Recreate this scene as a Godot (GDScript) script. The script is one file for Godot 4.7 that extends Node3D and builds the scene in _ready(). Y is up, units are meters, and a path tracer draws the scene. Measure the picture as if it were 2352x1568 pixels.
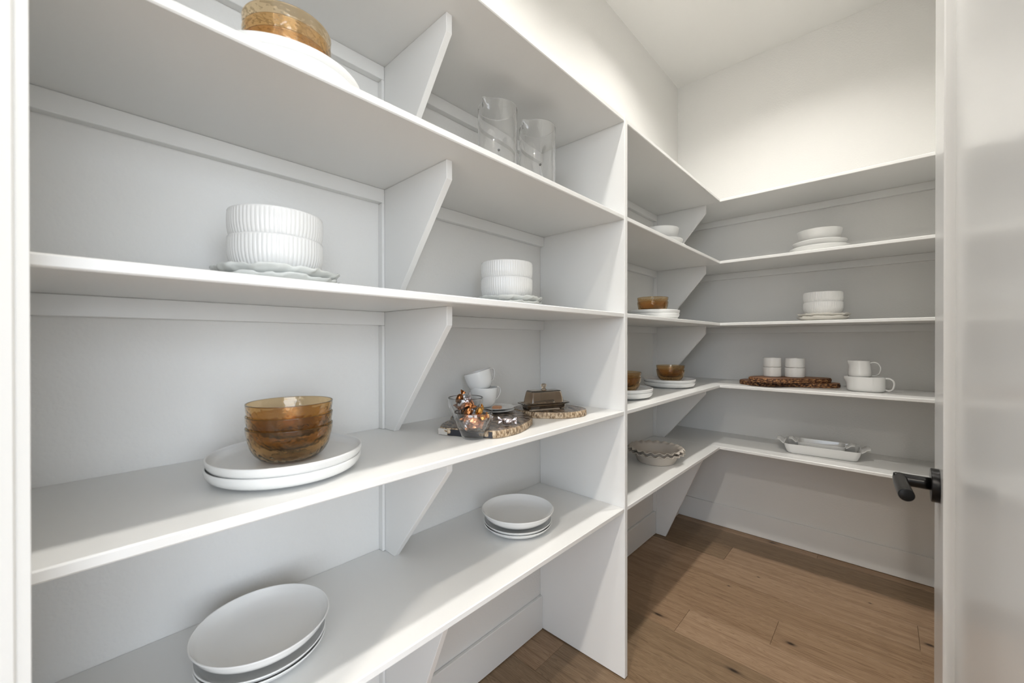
extends Node3D
# A white pantry with open shelves, seen from its doorway. Left wall: x = 0. Back wall: z = 0. Floor: y = 0. Metres.

const H := 3.03                                  # ceiling
const RX := 1.42                                 # right wall
const FZ := 3.0                                  # end of the long shelves
const TURN := 0.565                              # the doorway wall stands across the corner
const SHELF_D := 0.3924                          # depth of the shelves on the left wall
const SHELF_B := 0.4096                          # depth of the shelves on the back wall
const T := 0.0162                                # shelf thickness
const PZ0 := 1.5623                              # partition, face toward the door
const PZ1 := 1.5400
const LEVELS := [2.0434, 1.6890, 1.3347, 0.9794, 0.6257]
const LAMPS := [Vector3(0.72, 3.03, 0.96), Vector3(0.71, 3.03, 2.1), Vector3(1.17, 3.03, 4.4), Vector3(1.14, 3.03, 5.35)]
const YB := 1.6890
const YC := 1.3347
const YD := 0.9794
const YE := 0.6257

var M := {}
var taken := {}
var structures := 0


func _ready() -> void:
	# ---- camera
	var cam := Camera3D.new()
	cam.name = "camera"
	var yaw := 0.7491
	var pitch := -0.0030
	var roll := -0.0008
	var fw := Vector3(-sin(yaw), 0, -cos(yaw))
	var rt := Vector3(cos(yaw), 0, -sin(yaw))
	var fw2 := fw * cos(pitch) + Vector3.UP * sin(pitch)
	var up2 := Vector3.UP * cos(pitch) - fw * sin(pitch)
	var rt3 := rt * cos(roll) + up2 * sin(roll)
	var up3 := up2 * cos(roll) - rt * sin(roll)
	cam.transform = Transform3D(Basis(rt3, up3, -fw2), Vector3(1.0854, 1.2360, 2.9062))
	var lens := CameraAttributesPhysical.new()
	lens.frustum_focal_length = 12.0 / (784.0 / 921.73)
	lens.frustum_focus_distance = 1.75
	lens.exposure_aperture = 4.6
	lens.frustum_near = 0.02
	lens.frustum_far = 60.0
	cam.attributes = lens
	add_child(cam)
	cam.current = true
	# ---- sky, exposure
	var env := Environment.new()
	env.background_mode = Environment.BG_SKY
	var sm := ProceduralSkyMaterial.new()
	sm.sky_top_color = Color(0.62, 0.74, 0.9)
	sm.sky_horizon_color = Color(0.86, 0.9, 0.95)
	sm.ground_bottom_color = Color(0.42, 0.42, 0.38)
	sm.ground_horizon_color = Color(0.6, 0.6, 0.56)
	sm.sky_energy_multiplier = 1.6
	sm.ground_energy_multiplier = 1.0
	var sky := Sky.new()
	sky.sky_material = sm
	env.sky = sky
	env.tonemap_mode = Environment.TONE_MAPPER_LINEAR
	env.tonemap_exposure = 1.04
	env.sdfgi_enabled = true
	env.ssao_enabled = true
	env.ssil_enabled = true
	var we := WorldEnvironment.new()
	we.name = "world_environment"
	we.environment = env
	add_child(we)
	# ---- daylight at the kitchen window; lamps are added with their fittings in ceiling_lamp()
	daylight(Vector3(4.74, 1.60, 3.9), Vector2(3.2, 2.4), PI / 2, 13.5)
	daylight(Vector3(2.6, 1.82, 6.44), Vector2(3.2, 1.95), 0.0, 8.5)

	make_materials()
	room()
	shelving()
	door()
	kitchen()
	pantry_lamps()
	dishes_on_left_shelves()
	dishes_in_corner()
	dishes_on_back_shelves()
	sweets_and_butter()


# ------------------------------------------------------------------ naming and tagging

func numbered(called: String) -> String:
	var n: int = taken.get(called, 0)
	taken[called] = n + 1
	return called if n == 0 else "%s_%03d" % [called, n]


func tag(o: Node3D, label: String, category: String, group := "") -> Node3D:
	o.set_meta("label", label)
	o.set_meta("category", category)
	if group != "":
		o.set_meta("group", group)
	return o


func thing(called: String, label: String, category: String, at := Vector3.ZERO, turn := 0.0, group := "") -> Node3D:
	var o := Node3D.new()
	o.name = numbered(called)
	add_child(o)
	o.position = at
	o.rotation.y = turn
	return tag(o, label, category, group)


func mesh_node(called: String, m: Mesh, mat: Material, parent: Node3D, at := Vector3.ZERO) -> MeshInstance3D:
	var o := MeshInstance3D.new()
	o.name = called if parent != self else numbered(called)
	o.mesh = m
	o.material_override = mat
	parent.add_child(o, true)
	o.position = at
	return o


func solo(called: String, m: Mesh, mat: Material, label: String, category: String, at := Vector3.ZERO, turn := 0.0, group := "") -> MeshInstance3D:
	var o := mesh_node(called, m, mat, self, at)
	o.rotation.y = turn
	tag(o, label, category, group)
	return o


func again(o: Node3D, label: String, at: Vector3, turn := 0.0, group := "") -> Node3D:
	var c: Node3D = o.duplicate()
	c.name = numbered(String(o.name).rstrip("0123456789").rstrip("_"))
	add_child(c)
	c.position = at
	c.rotation.y = turn
	c.set_meta("label", label)
	if group != "":
		c.set_meta("group", group)
	return c


func struct(called: String, m: Mesh, mat: Material, label: String) -> MeshInstance3D:
	var o := mesh_node(called, m, mat, self)
	o.set_meta("kind", "structure")
	o.set_meta("label", label)
	return o


# ------------------------------------------------------------------ meshes

func finish(v: PackedVector3Array, idx: PackedInt32Array, uv := PackedVector2Array(), smooth := true) -> ArrayMesh:
	if not smooth:
		var v2 := PackedVector3Array()
		var uv2 := PackedVector2Array()
		var i2 := PackedInt32Array()
		for k in idx.size():
			v2.append(v[idx[k]])
			if uv.size():
				uv2.append(uv[idx[k]])
			i2.append(k)
		v = v2
		uv = uv2
		idx = i2
	var vol := 0.0
	var mid := Vector3.ZERO
	for p in v:
		mid += p
	mid /= float(v.size())
	for t in range(0, idx.size(), 3):
		vol += (v[idx[t]] - mid).dot((v[idx[t + 1]] - mid).cross(v[idx[t + 2]] - mid))
	if vol > 0.0:
		for t in range(0, idx.size(), 3):
			var s := idx[t + 1]
			idx[t + 1] = idx[t + 2]
			idx[t + 2] = s
	var n := PackedVector3Array()
	n.resize(v.size())
	for t in range(0, idx.size(), 3):
		var a := idx[t]
		var b := idx[t + 1]
		var c := idx[t + 2]
		var f := (v[c] - v[a]).cross(v[b] - v[a])
		n[a] += f
		n[b] += f
		n[c] += f
	for k in n.size():
		n[k] = n[k].normalized() if n[k].length_squared() > 1e-24 else Vector3.UP
	var arr := []
	arr.resize(Mesh.ARRAY_MAX)
	arr[Mesh.ARRAY_VERTEX] = v
	arr[Mesh.ARRAY_NORMAL] = n
	if uv.size():
		arr[Mesh.ARRAY_TEX_UV] = uv
	arr[Mesh.ARRAY_INDEX] = idx
	var m := ArrayMesh.new()
	m.add_surface_from_arrays(Mesh.PRIMITIVE_TRIANGLES, arr)
	return m


## Joins rings of equal length into one closed skin. A ring of one point closes an end; wrap joins last to first.
func stack(rings: Array, wrap := false, smooth := true) -> ArrayMesh:
	var v := PackedVector3Array()
	var idx := PackedInt32Array()
	var start := []
	for r in rings:
		start.append(v.size())
		v.append_array(r)
	var last := rings.size() if wrap else rings.size() - 1
	for k in last:
		var a: PackedVector3Array = rings[k]
		var b: PackedVector3Array = rings[(k + 1) % rings.size()]
		var sa: int = start[k]
		var sb: int = start[(k + 1) % rings.size()]
		var n := maxi(a.size(), b.size())
		for i in n:
			var j := (i + 1) % n
			if a.size() == 1 and b.size() > 1:
				idx.append_array([sa, sb + i, sb + j])
			elif b.size() == 1 and a.size() > 1:
				idx.append_array([sa + i, sb, sa + j])
			elif a.size() > 1:
				idx.append_array([sa + i, sb + i, sa + j, sa + j, sb + i, sb + j])
	return finish(v, idx, PackedVector2Array(), smooth)


func dense(p: Array, sub: int) -> Array:
	var out := []
	for i in p.size() - 1:
		var p0: Vector2 = p[maxi(i - 1, 0)]
		var p1: Vector2 = p[i]
		var p2: Vector2 = p[i + 1]
		var p3: Vector2 = p[mini(i + 2, p.size() - 1)]
		for s in sub:
			var t := float(s) / sub
			out.append(p1.cubic_interpolate(p2, p0, p3, t))
	out.append(p[p.size() - 1])
	return out


## Profile of (radius, height) turned about y; warp(point, angle) may move each point. Ends on the axis are closed.
func lathe(profile: Array, seg: int, warp = null, wrap := false) -> ArrayMesh:
	var rings := []
	for p in profile:
		var ring := PackedVector3Array()
		if p.x < 1e-6:
			ring.append(Vector3(0, p.y, 0))
		else:
			for i in seg:
				var a := TAU * i / seg
				var q := Vector3(p.x * cos(a), p.y, p.x * sin(a))
				ring.append(warp.call(q, a) if warp != null else q)
		rings.append(ring)
	return stack(rings, wrap)


func rrect(w: float, d: float, r: float, y: float, each := 7) -> PackedVector3Array:
	var out := PackedVector3Array()
	r = minf(r, minf(w, d) / 2.0 - 1e-5)
	for c in 4:
		var cx: float = (w / 2.0 - r) * [1, -1, -1, 1][c]
		var cz: float = (d / 2.0 - r) * [1, 1, -1, -1][c]
		for i in each:
			var a := PI / 2.0 * (c + float(i) / (each - 1))
			out.append(Vector3(cx + r * cos(a), y, cz + r * sin(a)))
	return out


func dot3(x: float, y: float, z: float) -> PackedVector3Array:
	return PackedVector3Array([Vector3(x, y, z)])


## A box from lo to hi with chamfered edges; uv runs along x and z (metres, shifted by uvo and scaled by uvs).
func cbox(lo: Vector3, hi: Vector3, ch := 0.0015, uvo := Vector2.ZERO, uvs := Vector2.ONE) -> ArrayMesh:
	var st := Box.new()
	st.add(lo, hi, ch)
	var uv := PackedVector2Array()
	for p in st.v:
		uv.append((Vector2(p.x, p.z) - Vector2(lo.x, lo.z)) * uvs + uvo)
	return st.mesh(uv)


class Box:
	var v := PackedVector3Array()
	var n := PackedVector3Array()

	func quad(a: Vector3, b: Vector3, c: Vector3, d: Vector3, mid: Vector3) -> void:
		tri(a, b, c, mid)
		tri(a, c, d, mid)

	func tri(a: Vector3, b: Vector3, c: Vector3, mid: Vector3) -> void:
		var f := (c - a).cross(b - a)
		if f.length_squared() < 1e-20:
			return
		if f.dot((a + b + c) / 3.0 - mid) < 0.0:
			var s := b
			b = c
			c = s
			f = -f
		f = f.normalized()
		v.append_array([a, b, c])
		n.append_array([f, f, f])

	func add(lo: Vector3, hi: Vector3, ch: float) -> void:
		var mid := (lo + hi) / 2.0
		var h := (hi - lo) / 2.0
		ch = minf(ch, minf(h.x, minf(h.y, h.z)) * 0.45)
		for ax in 3:
			var b := (ax + 1) % 3
			var c := (ax + 2) % 3
			for s in [-1.0, 1.0]:
				var q := []
				for e in [[-1, -1], [1, -1], [1, 1], [-1, 1]]:
					var p := mid
					p[ax] += s * h[ax]
					p[b] += e[0] * (h[b] - ch)
					p[c] += e[1] * (h[c] - ch)
					q.append(p)
				quad(q[0], q[1], q[2], q[3], mid)
			for sb in [-1.0, 1.0]:
				for sc in [-1.0, 1.0]:
					var q := []
					for e in [[-1, 0], [1, 0], [1, 1], [-1, 1]]:
						var p := mid
						p[ax] += e[0] * (h[ax] - ch)
						p[b] += sb * (h[b] - (ch if e[1] == 0 else 0.0))
						p[c] += sc * (h[c] - (0.0 if e[1] == 0 else ch))
						q.append(p)
					quad(q[0], q[1], q[2], q[3], mid)
		for sx in [-1.0, 1.0]:
			for sy in [-1.0, 1.0]:
				for sz in [-1.0, 1.0]:
					var s := Vector3(sx, sy, sz)
					tri(mid + s * (h - Vector3(0, ch, ch)), mid + s * (h - Vector3(ch, 0, ch)), mid + s * (h - Vector3(ch, ch, 0)), mid)

	func mesh(uv := PackedVector2Array()) -> ArrayMesh:
		var arr := []
		arr.resize(Mesh.ARRAY_MAX)
		arr[Mesh.ARRAY_VERTEX] = v
		arr[Mesh.ARRAY_NORMAL] = n
		if uv.size() == v.size():
			arr[Mesh.ARRAY_TEX_UV] = uv
		var m := ArrayMesh.new()
		m.add_surface_from_arrays(Mesh.PRIMITIVE_TRIANGLES, arr)
		return m


func boxes(list: Array, ch := 0.0015) -> ArrayMesh:
	var st := Box.new()
	for b in list:
		st.add(b[0], b[1], ch)
	return st.mesh()


func inset(poly: PackedVector2Array, d: float) -> PackedVector2Array:
	var out := PackedVector2Array()
	var n := poly.size()
	var area := 0.0
	for i in n:
		area += poly[i].cross(poly[(i + 1) % n])
	var s := 1.0 if area > 0.0 else -1.0
	for i in n:
		var e1 := (poly[i] - poly[(i + n - 1) % n]).normalized()
		var e2 := (poly[(i + 1) % n] - poly[i]).normalized()
		var n1 := Vector2(-e1.y, e1.x) * s
		var n2 := Vector2(-e2.y, e2.x) * s
		var m := n1 + n2
		out.append(poly[i] + m * (2.0 * d / maxf(m.length_squared(), 0.4)))
	return out


## A polygon in x, y made solid between z0 and z1, its edges chamfered.
func prism(poly: PackedVector2Array, z0: float, z1: float, ch := 0.001) -> ArrayMesh:
	var small := inset(poly, ch)
	var v := PackedVector3Array()
	var idx := PackedInt32Array()
	var n := poly.size()
	var layers := [[small, z0], [poly, z0 + ch], [poly, z1 - ch], [small, z1]]
	for l in 3:
		for i in n:
			var j := (i + 1) % n
			var a: PackedVector2Array = layers[l][0]
			var b: PackedVector2Array = layers[l + 1][0]
			var za: float = layers[l][1]
			var zb: float = layers[l + 1][1]
			var s := v.size()
			v.append_array([Vector3(a[i].x, a[i].y, za), Vector3(a[j].x, a[j].y, za), Vector3(b[j].x, b[j].y, zb), Vector3(b[i].x, b[i].y, zb)])
			idx.append_array([s, s + 1, s + 2, s, s + 2, s + 3])
	var tris := Geometry2D.triangulate_polygon(small)
	var area := 0.0
	for i in n:
		area += poly[i].cross(poly[(i + 1) % n])
	for cap in 2:
		var s := v.size()
		for p in small:
			v.append(Vector3(p.x, p.y, z1 if cap else z0))
		for t in range(0, tris.size(), 3):
			var a := tris[t]
			var b := tris[t + 1]
			var c := tris[t + 2]
			var up := (small[b] - small[a]).cross(small[c] - small[a]) > 0.0
			if up != (cap == 1):
				var k := b
				b = c
				c = k
			idx.append_array([s + a, s + b, s + c])
	if area < 0.0:
		for t in range(0, n * 18, 3):
			var k := idx[t + 1]
			idx[t + 1] = idx[t + 2]
			idx[t + 2] = k
	return finish(v, idx, PackedVector2Array(), false)


func tube(path: Array, radius: Array, seg := 10) -> ArrayMesh:
	var rings := [PackedVector3Array([path[0]])]
	var side := Vector3.ZERO
	for k in path.size():
		var d: Vector3 = (path[mini(k + 1, path.size() - 1)] - path[maxi(k - 1, 0)]).normalized()
		if k == 0:
			side = d.cross(Vector3(0.31, 0.87, 0.38)).normalized()
		side = (side - d * side.dot(d)).normalized()
		var other := d.cross(side)
		var rr: Vector2 = radius[k] if radius[k] is Vector2 else Vector2(radius[k], radius[k])
		var ring := PackedVector3Array()
		for i in seg:
			var a := TAU * i / seg
			ring.append(path[k] + side * cos(a) * rr.x + other * sin(a) * rr.y)
		rings.append(ring)
	rings.append(PackedVector3Array([path[path.size() - 1]]))
	return stack(rings)


func curve_points(ctrl: Array, n: int) -> Array:
	var c := Curve3D.new()
	for i in ctrl.size():
		var t: Vector3 = (ctrl[mini(i + 1, ctrl.size() - 1)] - ctrl[maxi(i - 1, 0)]) / 6.0
		c.add_point(ctrl[i], -t, t)
	c.bake_interval = 0.002
	var out := []
	for i in n:
		out.append(c.sample_baked(c.get_baked_length() * i / (n - 1), true))
	return out


func filled(n: int, value) -> Array:
	var a := []
	a.resize(n)
	a.fill(value)
	return a


# ------------------------------------------------------------------ materials

func mat(color: Color, rough := 0.5, metal := 0.0) -> StandardMaterial3D:
	var m := StandardMaterial3D.new()
	m.albedo_color = color
	m.roughness = rough
	m.metallic = metal
	return m


func noise_tex(freq: float, octaves: int, ramp: Array = [], bump := 0.0, sz := 512, kind := FastNoiseLite.TYPE_SIMPLEX_SMOOTH, sd := 3) -> NoiseTexture2D:
	var n := FastNoiseLite.new()
	n.noise_type = kind
	n.frequency = freq
	n.fractal_octaves = octaves
	n.seed = sd
	var t := NoiseTexture2D.new()
	t.width = sz
	t.height = sz
	t.seamless = true
	t.noise = n
	if bump > 0.0:
		t.as_normal_map = true
		t.bump_strength = bump
	if ramp.size():
		var g := Gradient.new()
		var offs := PackedFloat32Array()
		var cols := PackedColorArray()
		for r in ramp:
			offs.append(r[0])
			cols.append(r[1])
		g.offsets = offs
		g.colors = cols
		t.color_ramp = g
	return t


func triplanar(m: StandardMaterial3D, scale: Vector3, in_world := false) -> StandardMaterial3D:
	m.uv1_triplanar = true
	m.uv1_world_triplanar = in_world
	m.uv1_scale = scale
	return m


func glass(tint: Color, rough := 0.0) -> StandardMaterial3D:
	var m := mat(tint, rough)
	m.transparency = BaseMaterial3D.TRANSPARENCY_ALPHA
	m.albedo_color.a = 0.0
	m.refraction_enabled = true
	m.refraction_scale = 0.05
	return m


func make_materials() -> void:
	var plaster := mat(Color(0.905, 0.902, 0.89), 0.6)
	plaster.normal_enabled = true
	plaster.normal_texture = noise_tex(0.05, 3, [], 2.5, 512)
	plaster.normal_scale = 0.35
	M.wall = triplanar(plaster, Vector3.ONE * 3.2, true)
	M.ceiling = mat(Color(0.9, 0.897, 0.885), 0.8)
	var paint := mat(Color(0.912, 0.911, 0.902), 0.32)
	paint.normal_enabled = true
	paint.normal_texture = noise_tex(0.03, 3, [], 1.5, 512, FastNoiseLite.TYPE_SIMPLEX_SMOOTH, 9)
	paint.normal_scale = 0.12
	M.paint = triplanar(paint, Vector3.ONE * 3.0, true)
	M.door = mat(Color(0.9, 0.898, 0.89), 0.22)
	M.porcelain = mat(Color(0.93, 0.93, 0.922), 0.08)
	M.satin = mat(Color(0.92, 0.92, 0.91), 0.3)
	M.stoneware = mat(Color(0.77, 0.735, 0.69), 0.45)
	M.sage = mat(Color(0.87, 0.878, 0.862), 0.2)
	M.bisque = mat(Color(0.86, 0.845, 0.81), 0.3)
	M.amber = glass(Color(0.935, 0.83, 0.665))
	M.clear = glass(Color(1, 1, 1))
	M.smoke = glass(Color(0.80, 0.735, 0.66))
	M.black = mat(Color(0.075, 0.072, 0.07), 0.28, 0.7)
	M.copper = mat(Color(0.86, 0.58, 0.4), 0.22, 1.0)
	M.gold = mat(Color(0.87, 0.66, 0.36), 0.22, 1.0)
	M.silver = mat(Color(0.86, 0.83, 0.84), 0.2, 1.0)
	M.bronze = mat(Color(0.55, 0.36, 0.22), 0.25, 1.0)
	M.caramel = mat(Color(0.78, 0.58, 0.44), 0.4)
	M.baffle = mat(Color(0.75, 0.74, 0.72), 0.6)
	M.trimwhite = mat(Color(0.93, 0.93, 0.92), 0.4)
	# sawn olive boards
	var board := mat(Color.WHITE, 0.5)
	board.albedo_texture = noise_tex(0.012, 4, [[0.0, Color(0.20, 0.11, 0.06)], [0.42, Color(0.42, 0.25, 0.14)], [0.56, Color(0.62, 0.42, 0.26)], [1.0, Color(0.74, 0.54, 0.36)]], 0.0, 512, FastNoiseLite.TYPE_SIMPLEX_SMOOTH, 21)
	M.board = triplanar(board, Vector3(2.2, 22, 14))
	var bark := mat(Color.WHITE, 0.7)
	bark.albedo_texture = noise_tex(0.02, 4, [[0.0, Color(0.12, 0.065, 0.04)], [0.45, Color(0.27, 0.15, 0.085)], [0.58, Color(0.48, 0.30, 0.17)], [0.72, Color(0.72, 0.53, 0.34)], [1.0, Color(0.8, 0.64, 0.45)]], 0.0, 512, FastNoiseLite.TYPE_SIMPLEX_SMOOTH, 5)
	M.bark = triplanar(bark, Vector3(6, 9, 6))
	# petrified wood
	var stone := mat(Color.WHITE, 0.25)
	stone.albedo_texture = noise_tex(0.013, 5, [[0.0, Color(0.13, 0.12, 0.12)], [0.36, Color(0.27, 0.23, 0.2)], [0.46, Color(0.47, 0.40, 0.33)], [0.55, Color(0.62, 0.53, 0.43)], [0.66, Color(0.45, 0.43, 0.42)], [1.0, Color(0.72, 0.65, 0.56)]], 0.0, 512, FastNoiseLite.TYPE_SIMPLEX_SMOOTH, 14)
	M.stone = triplanar(stone, Vector3(4, 4, 7))
	var rind := mat(Color.WHITE, 0.6)
	rind.albedo_texture = noise_tex(0.03, 3, [[0.0, Color(0.2, 0.16, 0.13)], [0.36, Color(0.45, 0.36, 0.27)], [0.5, Color(0.70, 0.60, 0.47)], [0.7, Color(0.84, 0.78, 0.69)], [1.0, Color(0.6, 0.5, 0.38)]], 0.0, 512, FastNoiseLite.TYPE_SIMPLEX_SMOOTH, 30)
	M.rind = triplanar(rind, Vector3(9, 3, 9))
	M.jet = mat(Color(0.16, 0.165, 0.19), 0.3)
	M.quartz = mat(Color(0.76, 0.74, 0.71), 0.3)
	# oak floor
	for k in 4:
		var o := mat(Color.WHITE, 0.5)
		o.albedo_texture = oak(k)
		M["oak%d" % k] = o


func rng_stretch(r: float) -> float:
	return 0.38 + 25.0 * fposmod(r * 1000.0, 0.011)


func oak(k: int) -> ImageTexture:
	var w := 1400
	var h := 200
	var rng := RandomNumberGenerator.new()
	rng.seed = 77 + k
	var warp := FastNoiseLite.new()
	warp.seed = 10 + k
	warp.frequency = 1.0
	warp.fractal_octaves = 3
	var fine := FastNoiseLite.new()
	fine.seed = 40 + k
	fine.frequency = 1.0
	fine.fractal_octaves = 2
	var knots := []
	for i in [1, 2, 1, 2][k]:
		knots.append(Vector3(rng.randf_range(0.1, 1.3), rng.randf_range(0.03, 0.16), rng.randf_range(0.0025, 0.008)))
	var zc: float = [0.11, 0.02, 0.08, 0.15][k]
	var d0: float = [0.012, 0.06, 0.03, 0.02][k]
	var slope: float = [0.035, 0.012, -0.03, 0.05][k]
	var a := Color(0.63, 0.53, 0.43)
	var b := Color(0.475, 0.375, 0.283)
	var dark := Color(0.16, 0.11, 0.075)
	var data := PackedByteArray()
	data.resize(w * h * 3)
	var at := 0
	for y in h:
		var z := 0.187 * y / h
		for x in w:
			var p := 1.4 * x / w
			var wv := warp.get_noise_2d(p * 1.6, z * 9.0)
			var wide := warp.get_noise_2d(p * 0.9 + 30.0, z * 30.0)
			var streak := fine.get_noise_2d(p * 14.0, z * 700.0)
			var dz := z - zc + wv * 0.02
			var dd := d0 + slope * p + wv * 0.018
			var bulge := 0.0
			var spot := 0.0
			for q: Vector3 in knots:
				var e: Vector2 = Vector2((p - q.x) * rng_stretch(q.z), z - q.y) / q.z
				var l := e.length_squared()
				if l < 30.0:
					bulge += exp(-l * 0.22)
					spot += exp(-l * 1.6) + 0.35 * exp(-l * 0.35)
			var r := sqrt(dz * dz + dd * dd) + bulge * 0.006
			var ring := fposmod(r / (0.0062 + 0.0025 * wide), 1.0)
			var late := smoothstep(0.35, 0.92, ring) * (1.0 - smoothstep(0.92, 1.0, ring))
			var mixv := clampf(0.16 + 0.52 * late + 0.42 * streak + 0.40 * wide, 0.0, 1.0)
			var c := a.lerp(b, mixv).lerp(dark, clampf(spot * 0.85, 0.0, 0.93))
			data[at] = int(c.r * 255.0)
			data[at + 1] = int(c.g * 255.0)
			data[at + 2] = int(c.b * 255.0)
			at += 3
	return ImageTexture.create_from_image(Image.create_from_data(w, h, false, Image.FORMAT_RGB8, data))


# ------------------------------------------------------------------ light fittings

func daylight(at: Vector3, size: Vector2, turn: float, energy: float) -> void:
	var l := AreaLight3D.new()
	l.name = "window_daylight"
	l.area_size = size
	l.light_color = Color(0.95, 0.975, 1.0)
	l.light_energy = energy
	l.shadow_enabled = true
	add_child(l, true)
	l.position = at
	l.rotation.y = turn


func ceiling_lamp(at: Vector3, energy: float, color: Color, label: String, group: String) -> void:
	var o := thing("ceiling_lamp", label, "lamp", at, 0.0, group)
	var deep := 0.045
	mesh_node("trim_ring", lathe([Vector2(0.0745, 0.012), Vector2(0.0745, -0.002), Vector2(0.077, -0.0045), Vector2(0.09, -0.0035), Vector2(0.093, -0.0002), Vector2(0.0765, -0.0002), Vector2(0.0763, 0.012)], 48, null, true), M.trimwhite, o)
	mesh_node("baffle", lathe([Vector2(0.0, deep + 0.012), Vector2(0.0, deep + 0.010), Vector2(0.062, deep + 0.010), Vector2(0.064, deep), Vector2(0.0735, 0.012), Vector2(0.0755, 0.012), Vector2(0.0755, deep + 0.012)].slice(1), 48, null, true), M.baffle, o)
	var lens := mat(Color(0.9, 0.9, 0.88), 0.5)
	lens.emission_enabled = true
	lens.emission = color
	lens.emission_energy_multiplier = 3.0
	mesh_node("lamp_lens", lathe([Vector2(0, deep + 0.002), Vector2(0.061, deep + 0.002), Vector2(0.061, deep + 0.006), Vector2(0, deep + 0.006)], 40), lens, o)
	var l := AreaLight3D.new()
	l.name = "lamp_light"
	l.area_size = Vector2(0.085, 0.085)
	l.light_color = color
	l.light_energy = energy
	l.shadow_enabled = true
	o.add_child(l)
	l.rotation.x = -PI / 2
	l.position.y = deep - 0.004


func pantry_lamps() -> void:
	var warm := Color(1.0, 0.985, 0.96)
	ceiling_lamp(LAMPS[0], 1.8, warm, "round recessed lamp in the pantry ceiling near the back wall", "pantry ceiling lamps")
	ceiling_lamp(LAMPS[1], 1.8, warm, "round recessed lamp in the pantry ceiling near the door", "pantry ceiling lamps")


# ------------------------------------------------------------------ the room

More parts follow.
